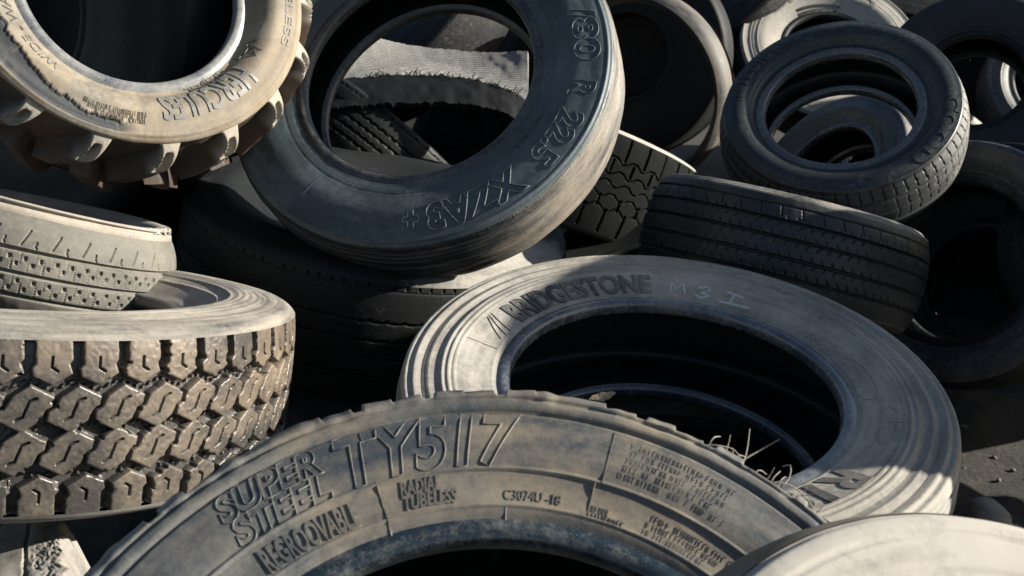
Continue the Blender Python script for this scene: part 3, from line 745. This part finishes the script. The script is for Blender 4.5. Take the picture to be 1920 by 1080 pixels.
for k, lab in (('shade_a', 'tall unseen tyre on edge, added to cast shadow across the chalk-marked tyre'), ('shade_b', 'unseen shading tyre added on edge behind the tall tyre right of the heap'),
               ('shade_c', 'low unseen tyre on edge, added to shade the black opening'), ('shade_d', 'unseen tyre on edge, added to shade the dull black corner tyre')):
    tyre(k, lab, dict(mats=(MID, MID, MID), dth=.015, step=.01, dy=.02), dense=(180, 359), group='unseen tyres on edge added to shade the heap')  # placed out of view to block the sun

# ---------------------------------------------------------------- writing
INK = rubber('black_letter_rubber', .16, GREY, TAN, .2, .9, base=(.018, .018, .018), rough=.5)
WORN = rubber('half_worn_letter_rubber', .34, TAN, GREY, .3, .9, base=(.02, .02, .02), rough=.55)
rnd = random.Random(3)
LT = ty517.side.data.materials[0]
lettering(ty517, 'TY517', 96, .778, .060, span=27, outline=.0011, shear=.18, bold=.003, depth=.0005)
lettering(ty517, 'SUPER', 119.3, .834, .030, span=15.5, depth=.0006, bold=.002, shear=.2, outline=.0009)
lettering(ty517, 'STEEL', 119.3, .773, .029, span=15.5, depth=.0006, bold=.002, shear=.2, outline=.0009)
lettering(ty517, 'REGROOVABLE', 117.5, .695, .027, span=16.5, depth=.0019, bold=.0010)
lettering(ty517, 'RADIAL', 98.5, .728, .016, span=6.5, depth=.0013, bold=.0006, shear=.2)
lettering(ty517, 'TUBELESS', 97.2, .696, .016, span=9, depth=.0013, bold=.0006, shear=.2)
lettering(ty517, 'C3074U -18', 80.1, .698, .012, span=9.6, depth=.0011)
tick_rows(ty517, 66.5, 49, .862, .019, 5, LT, rnd, h=.0006, hh=.0075)
tick_rows(ty517, 70, 62, .700, .016, 2, LT, rnd, h=.0007, hh=.008)
tick_rows(ty517, 60, 47, .725, .017, 3, LT, rnd, h=.0006, hh=.0075)
line_parts(ty517, [[(105, .77), (105, .655)], [(105.2, .89), (105.2, .862)], [(69.5, .89), (69.5, .765)], [(70.5, .765), (70.5, .70)], [(98.6, .65), (98.6, .62)], [(84.5, .69), (84.5, .655)], [(125, .665), (125, .62)]], .0025, .0009, 'moulding_line', LT)

XM = xza.side.data.materials[0]
lettering(xza, '/80', 16.5, .80, .055, span=22, outline=.0014, depth=.0006, bold=.003)
lettering(xza, 'R', -5, .80, .055, span=6.5, outline=.0014, depth=.0006, bold=.003)
lettering(xza, '22.5', -23.5, .80, .055, span=21, outline=.0014, depth=.0006, bold=.003)
lettering(xza, 'XZA3', -57, .79, .060, span=33, outline=.0017, depth=.0012, bold=.004)
lettering(xza, '+', -78.5, .80, .045, span=5.5, outline=.0014, depth=.001, bold=.004)
tick_rows(xza, -62, -88, .70, .02, 2, XM, rnd, h=.0006, hh=.0075)
tick_rows(xza, -18, -34, .70, .02, 1, XM, rnd, h=.0010, hh=.010)
line_parts(xza, [[(-118, .92), (-118, .72)], [(-104, .70), (-104, .665)], [(-97, .70), (-97, .665)]], .002, .0012, 'moulding_line', XM)

BM = bridge.side.data.materials[0]
lettering(bridge, 'BRIDGESTONE', 103.5, .662, .052, span=55, depth=.0024, bold=.0022, mat=INK)
strokes(bridge, [[(141.0, .665), (136.5, .765)], [(144.0, .672), (137.5, .765)], [(138.0, .665), (135.2, .765)]], .005, .0016, 'brand_mark', INK)
lettering(bridge, 'R19.5', -79, .672, .058, span=38, depth=.002, bold=.003, mat=INK)
lettering(bridge, 'TR22.5', 13, .655, .020, span=14, depth=.0012)
line_parts(bridge, [[(2, .66), (-2, .655), (-18, .655), (-21, .67), (-21, .71), (-18, .725), (-4, .725), (0, .715), (2, .70), (2, .66)]], .0025, .0012, 'moulded_panel', BM)
line_parts(bridge, [[(-26, .735), (-28, .715), (-42, .715), (-44, .735), (-42, .765), (-28, .765), (-26, .75), (-26, .735)]], .0025, .0012, 'moulded_panel', BM)
line_parts(bridge, [[(150, .78), (150, .66)], [(-33, .80), (-33, .735)]], .0018, .0008, 'moulding_line', INK)
CHALK = plain('chalk', (.40, .40, .385), .9, .5, 200)
strokes(bridge, [[(69.5, .675), (69.3, .735), (67.5, .70), (65.6, .735), (64.5, .675)],
                 [(60.5, .725), (57.5, .738), (56.5, .715), (59.5, .70), (56.0, .685), (59.0, .668), (61.0, .68)],
                 [(51.5, .735), (45.5, .725)], [(48.7, .73), (49.0, .675)], [(52.5, .67), (42, .678)]], .0065, .0008, 'chalk_writing', CHALK, base=.0003)

HM = hercules.side.data.materials[0]
lettering(hercules, 'HERCULES', -75.5, .725, .056, span=43, depth=.0022, bold=.002, mat=WORN)
lettering(hercules, 'SI 5J/EIL', -70, .675, .018, span=22, depth=.0015, bold=.0008, mat=WORN)
lettering(hercules, 'TUBELESS', -13, .875, .017, span=42, depth=.0016, mat=WORN)
lettering(hercules, 'WIDE - WALL', -160, .72, .024, span=42, depth=.0016, mat=WORN)
tick_rows(hercules, -104, -126, .875, .02, 3, HM, rnd, h=.0013, hh=.009)
strokes(hercules, [[(-49.2, .70), (-38.5, .70)], [(-49.2, .71), (-38.5, .71)], [(-47, .735), (-45, .775), (-43, .76), (-41.5, .79), (-40.5, .745)], [(-46, .72), (-40, .72), (-42, .755), (-46, .72)], [(-38, .715), (-37, .745)]], .005, .002, 'maker_emblem', INK)

lettering(inv, 'GOOD', -14, .80, .040, span=50, depth=.002, bold=.003)
lettering(inv, 'INTEGRITY', 158, .80, .036, span=55, depth=.0012, bold=.002)
lettering(good, 'GRAND', 94, .70, .05, span=100, depth=.002, bold=.001, mat=WORN)
tick_rows(good, 120, 72, .58, .05, 2, WORN, rnd, hh=.014)
lettering(cont, 'GOOD', 5, .735, .05, span=34, depth=.001, bold=.003, mat=PALE)

# ---------------------------------------------------------------- torn carcass, scraps and debris
def sheet(name, rows, mat, parent=None, thick=.012, n=(90, 14), rag=0.0, seed=1, ripple=.003):
    """smooth sheet through rows of points, given a real thickness"""
    R_ = [catmull(r, .02) for r in rows]
    t = np.linspace(0, 1, n[0])
    G = np.stack([np.column_stack([np.interp(t, np.linspace(0, 1, len(r)), r[:, k]) for k in range(3)]) for r in R_])
    out = []
    for i in range(n[0]):
        c = catmull(G[:, i], .01); u = np.linspace(0, 1, n[1])
        out.append(np.column_stack([np.interp(u, np.linspace(0, 1, len(c)), c[:, k]) for k in range(3)]))
    A = np.array(out)                                   # along, across, xyz
    d1 = np.gradient(A, axis=0); d2 = np.gradient(A, axis=1); N = np.cross(d1, d2); N /= np.linalg.norm(N, axis=-1, keepdims=True) + 1e-12
    ii, jj = np.meshgrid(np.arange(n[0]), np.arange(n[1]), indexing='ij')
    A = A + N * ((vnoise(ii * .23, jj * .6, seed) - .5) * ripple * 2)[..., None]
    if rag:
        w_ = np.linspace(0, 1, n[1])
        A = A + d2 / (np.linalg.norm(d2, axis=-1, keepdims=True) + 1e-9) * (((vnoise(ii * .9, ii * 0, seed) - .5) + .6 * (vnoise(ii * 2.3, ii * 0, seed + 1) - .5)) * rag * (np.abs(jj / (n[1] - 1) * 2 - 1))**3)[..., None]
    F1 = (A + N * thick / 2).reshape(-1, 3); F2 = (A - N * thick / 2).reshape(-1, 3); K = len(F1); a, b = n
    i = (np.arange(a - 1)[:, None] * b + np.arange(b - 1)[None, :]).ravel()
    q = [np.column_stack([i, i + b, i + b + 1, i + 1]), np.column_stack([i + K, i + K + 1, i + K + b + 1, i + K + b])]
    def rim(ix): ix = np.array(ix); q.append(np.column_stack([ix[:-1], ix[1:], ix[1:] + K, ix[:-1] + K]))
    rim([k * b for k in range(a)]); rim([k * b + b - 1 for k in range(a)][::-1]); rim(list(range(b))[::-1]); rim([(a - 1) * b + k for k in range(b)])
    return obj(name, mesh_np(name, np.vstack([F1, F2]), np.vstack(q), sharp=50), mat, parent)

def thing(name, label, cat, loc, group=None):
    o = bpy.data.objects.new(name, None); C.objects.link(o); o.location = loc; o['label'] = label; o['category'] = cat
    o.empty_display_size = .05
    if group: o['group'] = group
    return o

def tubes(name, paths, rad, mat, parent=None, sides=5):
    V, Fq = [], []
    for pts in paths:
        P = catmull(pts, .008); t = np.gradient(P, axis=0); t /= np.linalg.norm(t, axis=1)[:, None] + 1e-9
        a = np.cross(t, [.3, .2, .93]); a /= np.linalg.norm(a, axis=1)[:, None] + 1e-9; b_ = np.cross(t, a); K = len(P); o0 = len(V)
        rr = rad * np.linspace(1, .45, K)
        for k in range(K):
            for s_ in range(sides):
                an = 2 * PI * s_ / sides; V.append(P[k] + rr[k] * (a[k] * math.cos(an) + b_[k] * math.sin(an)))
        for k in range(K - 1):
            for s_ in range(sides): Fq.append((o0 + k * sides + s_, o0 + k * sides + (s_ + 1) % sides, o0 + (k + 1) * sides + (s_ + 1) % sides, o0 + (k + 1) * sides + s_))
    return obj(name, mesh_np(name, V, Fq), mat, parent)

tc_ = thing('torn_carcass', 'torn carcass of woven fabric with frayed black edge, behind the tipped truck tyre', 'tyre scrap', (0, 0, 0))
FAB = rubber('woven_carcass_fabric', .62, (.32, .31, .28), (.27, .26, .24), .1, .4, base=(.03, .035, .04), rough=.8, bump=.9, fibre=3.0)
top = [[-0.715, 3.868, 0.967], [-0.587, 3.936, 1.007], [-0.483, 3.963, 0.936], [-0.376, 4.004, 0.901], [-0.226, 3.997, 0.884], [-0.112, 3.964, 0.879], [0.055, 3.895, 0.895]]
mid = [[-0.712, 3.779, 0.899], [-0.597, 3.846, 0.907], [-0.49, 3.88, 0.882], [-0.378, 3.905, 0.864], [-0.221, 3.898, 0.845], [-0.1, 3.852, 0.834], [0.054, 3.776, 0.832]]
bot = [[-0.698, 3.626, 0.827], [-0.591, 3.657, 0.826], [-0.479, 3.672, 0.837], [-0.366, 3.673, 0.84], [-0.209, 3.666, 0.821], [-0.087, 3.635, 0.795], [0.051, 3.562, 0.77]]
sheet('fabric_liner', [top, mid, bot], FAB, tc_, .014, (140, 24), rag=.006, ripple=.0015)
st = [[-0.667, 3.506, 0.848], [-0.533, 3.51, 0.861], [-0.4, 3.514, 0.87], [-0.267, 3.514, 0.87], [-0.133, 3.49, 0.864], [-0.033, 3.461, 0.843], [0.049, 3.437, 0.807]]
sb = [[-0.651, 3.395, 0.778], [-0.518, 3.38, 0.797], [-0.389, 3.384, 0.807], [-0.259, 3.385, 0.81], [-0.13, 3.383, 0.804], [-0.032, 3.375, 0.783], [0.049, 3.361, 0.744]]
sm_ = [[(a[0] + b[0]) / 2, (a[1] + b[1]) / 2 - .008, (a[2] + b[2]) / 2] for a, b in zip(st, sb)]
sheet('torn_edge', [st, sm_, sb], NEARBLACK, tc_, .02, (120, 10), rag=.012, seed=4)
fr = []; S1 = catmull(st, .004)
for _ in range(150):
    k = int(len(S1) * rnd.uniform(.30, .97)); p = S1[k] + np.array([0, rnd.uniform(-.01, .01), -.008]); hgt = rnd.choice([.012, .016, .02, .028]) * rnd.uniform(.6, 1.3)
    fr.append([p, p + np.array([rnd.uniform(-.006, .006), rnd.uniform(-.008, .008), hgt * .6]), p + np.array([rnd.uniform(-.016, .016), rnd.uniform(-.012, .012), hgt])])
fo = tubes('frayed_fringe', fr, .0028, NEARBLACK, tc_); fo['kind'] = 'stuff'

# slab of torn-off tread at the lower left corner
sl = thing('tread_slab', 'torn-off slab of worn pale tread with a crumbling edge at the lower left corner', 'tyre scrap', (-.75, 1.48, .4))
def slab():
    a0, a1, b0, b1 = [np.array(v) for v in ([-0.96, 1.604, 0.430], [-0.733, 1.609, 0.463], [-0.603, 1.30, 0.485], [-0.86, 1.27, 0.455])]
    na, nb_ = 120, 90; U, Vv = np.meshgrid(np.linspace(0, 1, na), np.linspace(0, 1, nb_), indexing='ij')
    u_, v_ = U[..., None], Vv[..., None]
    P = (a0 * (1 - u_) + a1 * u_) * (1 - v_) + (b1 * (1 - u_) + b0 * u_) * v_
    jag = ((vnoise(Vv * 14, Vv * 0, 2) - .5) * .020 + (vnoise(Vv * 45, Vv * 0, 3) - .5) * .008) * U**6
    P[..., 0] += jag; P[..., 1] += ((vnoise(U * 12, U * 0, 5) - .5) * .02) * (1 - Vv)**6
    h = np.zeros(U.shape)
    for g in (.22, .48, .70): h -= .005 * (1 - smoothstep(np.abs(U - g - .03 * (vnoise(Vv * 4, Vv * 0, 7) - .5)), .008, .02))
    rough = smoothstep(U + .15 * (vnoise(Vv * 7, U * 7, 4) - .5) + Vv * .18, .80, .90)
    h += rough * ((vnoise(U * 90, Vv * 90, 8) - .5) * .004 + (vnoise(U * 40, Vv * 40, 18) - .5) * .003 - .004) + (vnoise(U * 9, Vv * 9, 9) - .5) * .006
    h -= .03 * smoothstep(U, .93, 1.0)**2
    T_ = P.copy(); T_[..., 2] += h; Bt = P.copy(); Bt[..., 2] -= .10; Bt[..., 0] += .02 * U
    F1, F2 = T_.reshape(-1, 3), Bt.reshape(-1, 3); K = len(F1); i = (np.arange(na - 1)[:, None] * nb_ + np.arange(nb_ - 1)[None, :]).ravel()
    q = [np.column_stack([i, i + nb_, i + nb_ + 1, i + 1]), np.column_stack([i + K, i + K + 1, i + K + nb_ + 1, i + K + nb_])]
    def rim(ix): ix = np.array(ix); q.append(np.column_stack([ix[:-1], ix[1:], ix[1:] + K, ix[:-1] + K]))
    rim([k * nb_ for k in range(na)]); rim([k * nb_ + nb_ - 1 for k in range(na)][::-1]); rim(list(range(nb_))[::-1]); rim([(na - 1) * nb_ + k for k in range(nb_)])
    V = np.vstack([F1, F2]) - np.array(sl.location)
    o = obj('worn_tread', mesh_np('worn_tread', V, np.vstack(q), sharp=50), rubber('pale_slab_rubber', .70, (.27, .255, .225), (.23, .20, .165), 0, .55, rough=.8, bump=.6, base=(.06, .06, .06)), sl)
slab()

# lump of cracked pale rubber resting on the tyre under BRIDGESTONE
def lump(name, loc, rad, mat, seed, label, cat, rot=(0, 0, 0), sub=5):
    bm = bmesh.new(); bmesh.ops.create_icosphere(bm, subdivisions=sub, radius=1)
    P = np.array([v.co[:] for v in bm.verts]); d = .12 * (vnoise(P[:, 0] * 2 + 5, P[:, 1] * 2 + P[:, 2] * 1.3, seed) - .5) + .03 * (vnoise(P[:, 0] * 9, P[:, 1] * 9 + P[:, 2] * 6, seed + 1) - .5)
    gx = np.abs(((P[:, 0] * 7 + .8 * vnoise(P[:, 1] * 3, P[:, 2] * 3, seed)) % 1) - .5); d -= .035 * (1 - smoothstep(gx, .04, .14)) * (cat == 'tyre scrap')
    for v, k, p in zip(bm.verts, d, P): v.co = Vector((p[0] * rad[0], p[1] * rad[1], p[2] * rad[2])) * (1 + k)
    me = bpy.data.meshes.new(name); bm.to_mesh(me); bm.free(); me.polygons.foreach_set('use_smooth', [True] * len(me.polygons))
    o = obj(name, me, mat); o.location = loc; o.rotation_euler = rot; o['label'] = label; o['category'] = cat
    return o
lump('rubber_lump', (.835, 1.70, .41), (.034, .04, .022), rubber('cracked_pale_rubber', .50, TAN, GREY, 0, .5, rough=.8, cracks=1.0), 4, 'cracked rubber lump beside the right edge of the chalk-marked tyre', 'tyre scrap', (.3, .2, .6))

# steel cord and wire ends sticking out of the split edge of the foreground tyre
CORD = plain('frayed_steel_cord', (.20, .18, .15), .6, .5, 200)
Rf = ty517.R; rr_ = random.Random(11); pth = []
def edge_pt(a, r, z): return np.array([r * math.cos(math.radians(a)), r * math.sin(math.radians(a)), z])
zc = .40 * ty517.W
for a in np.linspace(61.5, 46.5, 11):
    r0 = .945 * Rf; p0 = edge_pt(a, r0, zc - .012); L = rr_.uniform(.010, .034)
    p1 = edge_pt(a + rr_.uniform(-.8, .8), .965 * Rf + L * .45, zc + rr_.uniform(-.012, .008)); p2 = edge_pt(a + rr_.uniform(-2, 1), .965 * Rf + L, zc + rr_.uniform(-.02, .012))
    pth.append([p0, p1, p2])
pth += [[edge_pt(63, .955 * Rf, zc), edge_pt(60.5, .975 * Rf, zc + .004), edge_pt(58.5, .985 * Rf, zc + .002), edge_pt(57, .975 * Rf, zc)],
        [edge_pt(56.6, .95 * Rf, zc - .005), edge_pt(57.2, 1.00 * Rf, zc), edge_pt(58.2, 1.05 * Rf, zc + .004)], [edge_pt(57, .985 * Rf, zc - .005), edge_pt(55.6, 1.03 * Rf, zc), edge_pt(54.6, 1.055 * Rf, zc + .012)],
        [edge_pt(53.5, .955 * Rf, zc), edge_pt(51, .98 * Rf, zc + .004), edge_pt(48, .985 * Rf, zc + .002), edge_pt(46.5, .975 * Rf, zc)],
        [edge_pt(51.5, .96 * Rf, zc), edge_pt(51.2, 1.0 * Rf, zc + .004), edge_pt(51.9, 1.02 * Rf, zc + .008), edge_pt(52.6, 1.015 * Rf, zc)]]
co = tubes('steel_cord', pth, .0012, CORD, ty517.root); co['kind'] = 'stuff'

# dry leaves and pebbles
def leaf(loc, rot, L, label, mat, w_=.42):
    n1, n2 = 12, 7; V, Fq = [], []
    for i in range(n1):
        t = i / (n1 - 1); hw = L * w_ * math.sin(PI * min(1, t * .95 + .04))**.8 / 2
        for j in range(n2):
            s_ = j / (n2 - 1) * 2 - 1; V.append((t * L, s_ * hw, abs(s_) * hw * .55 + .25 * L * (t - .5)**2 + .0015 * math.sin(i * 2.1 + j)))
    K = len(V); V += [(x, y, z - .0009) for x, y, z in V]
    for i in range(n1 - 1):
        for j in range(n2 - 1):
            a = i * n2 + j; Fq += [(a, a + n2, a + n2 + 1, a + 1), (a + K, a + K + 1, a + K + n2 + 1, a + K + n2)]
    o = obj('dry_leaf', mesh_np('dry_leaf', V, Fq), mat); o.location = loc; o.rotation_euler = rot; o['label'] = label; o['category'] = 'leaf'; o['group'] = 'dry leaves on the ground'
LEAF = plain('dry_leaf_skin', (.34, .25, .15), .7, .35, 60); LEAF2 = plain('grey_leaf_skin', (.20, .19, .15), .7, .35, 60)
leaf((1.23, 2.27, .0), (.3, -.2, 2.6), .075, 'grey dry leaf on the earth nearest the lower right frame edge', LEAF2)
leaf((1.17, 2.36, -.005), (-.2, .2, 1.2), .06, 'small pale leaf on the earth by the cracked rubber lump', LEAF2)
leaf((.13, 1.80, .57), (.2, -.3, .25), .06, 'tan dry leaf caught inside the opening of the chalk-marked tyre', LEAF)
rl = random.Random(8)
for i, (x, y) in enumerate(((.33, 1.95), (.42, 2.05), (.52, 1.98), (.25, 2.02), (.60, 2.10), (.47, 1.86))):
    leaf((x, y, .18), (rl.uniform(-.3, .3), rl.uniform(-.3, .3), rl.uniform(0, 6)), rl.uniform(.05, .08), 'dull dry leaf on the dark earth inside the lying tyres', LEAF2)
PEB = plain('grey_pebble', (.11, .10, .09), .9, .4, 60); rp = random.Random(5)
for i in range(26):
    x, y = rp.uniform(1.12, 1.75), rp.uniform(2.15, 2.95); r = rp.choice([.006, .008, .011, .015])
    o = lump('pebble', (x, y, -.03 + r * .4), (r, r * rp.uniform(.7, 1), r * .6), PEB, i, 'small grey pebble on the bare earth right of the heap', 'pebble', (0, 0, rp.uniform(0, 3)), 2); o['group'] = 'pebbles on the bare earth'

print('built', sum(len(o.data.vertices) for o in bpy.data.objects if o.type == 'MESH'))
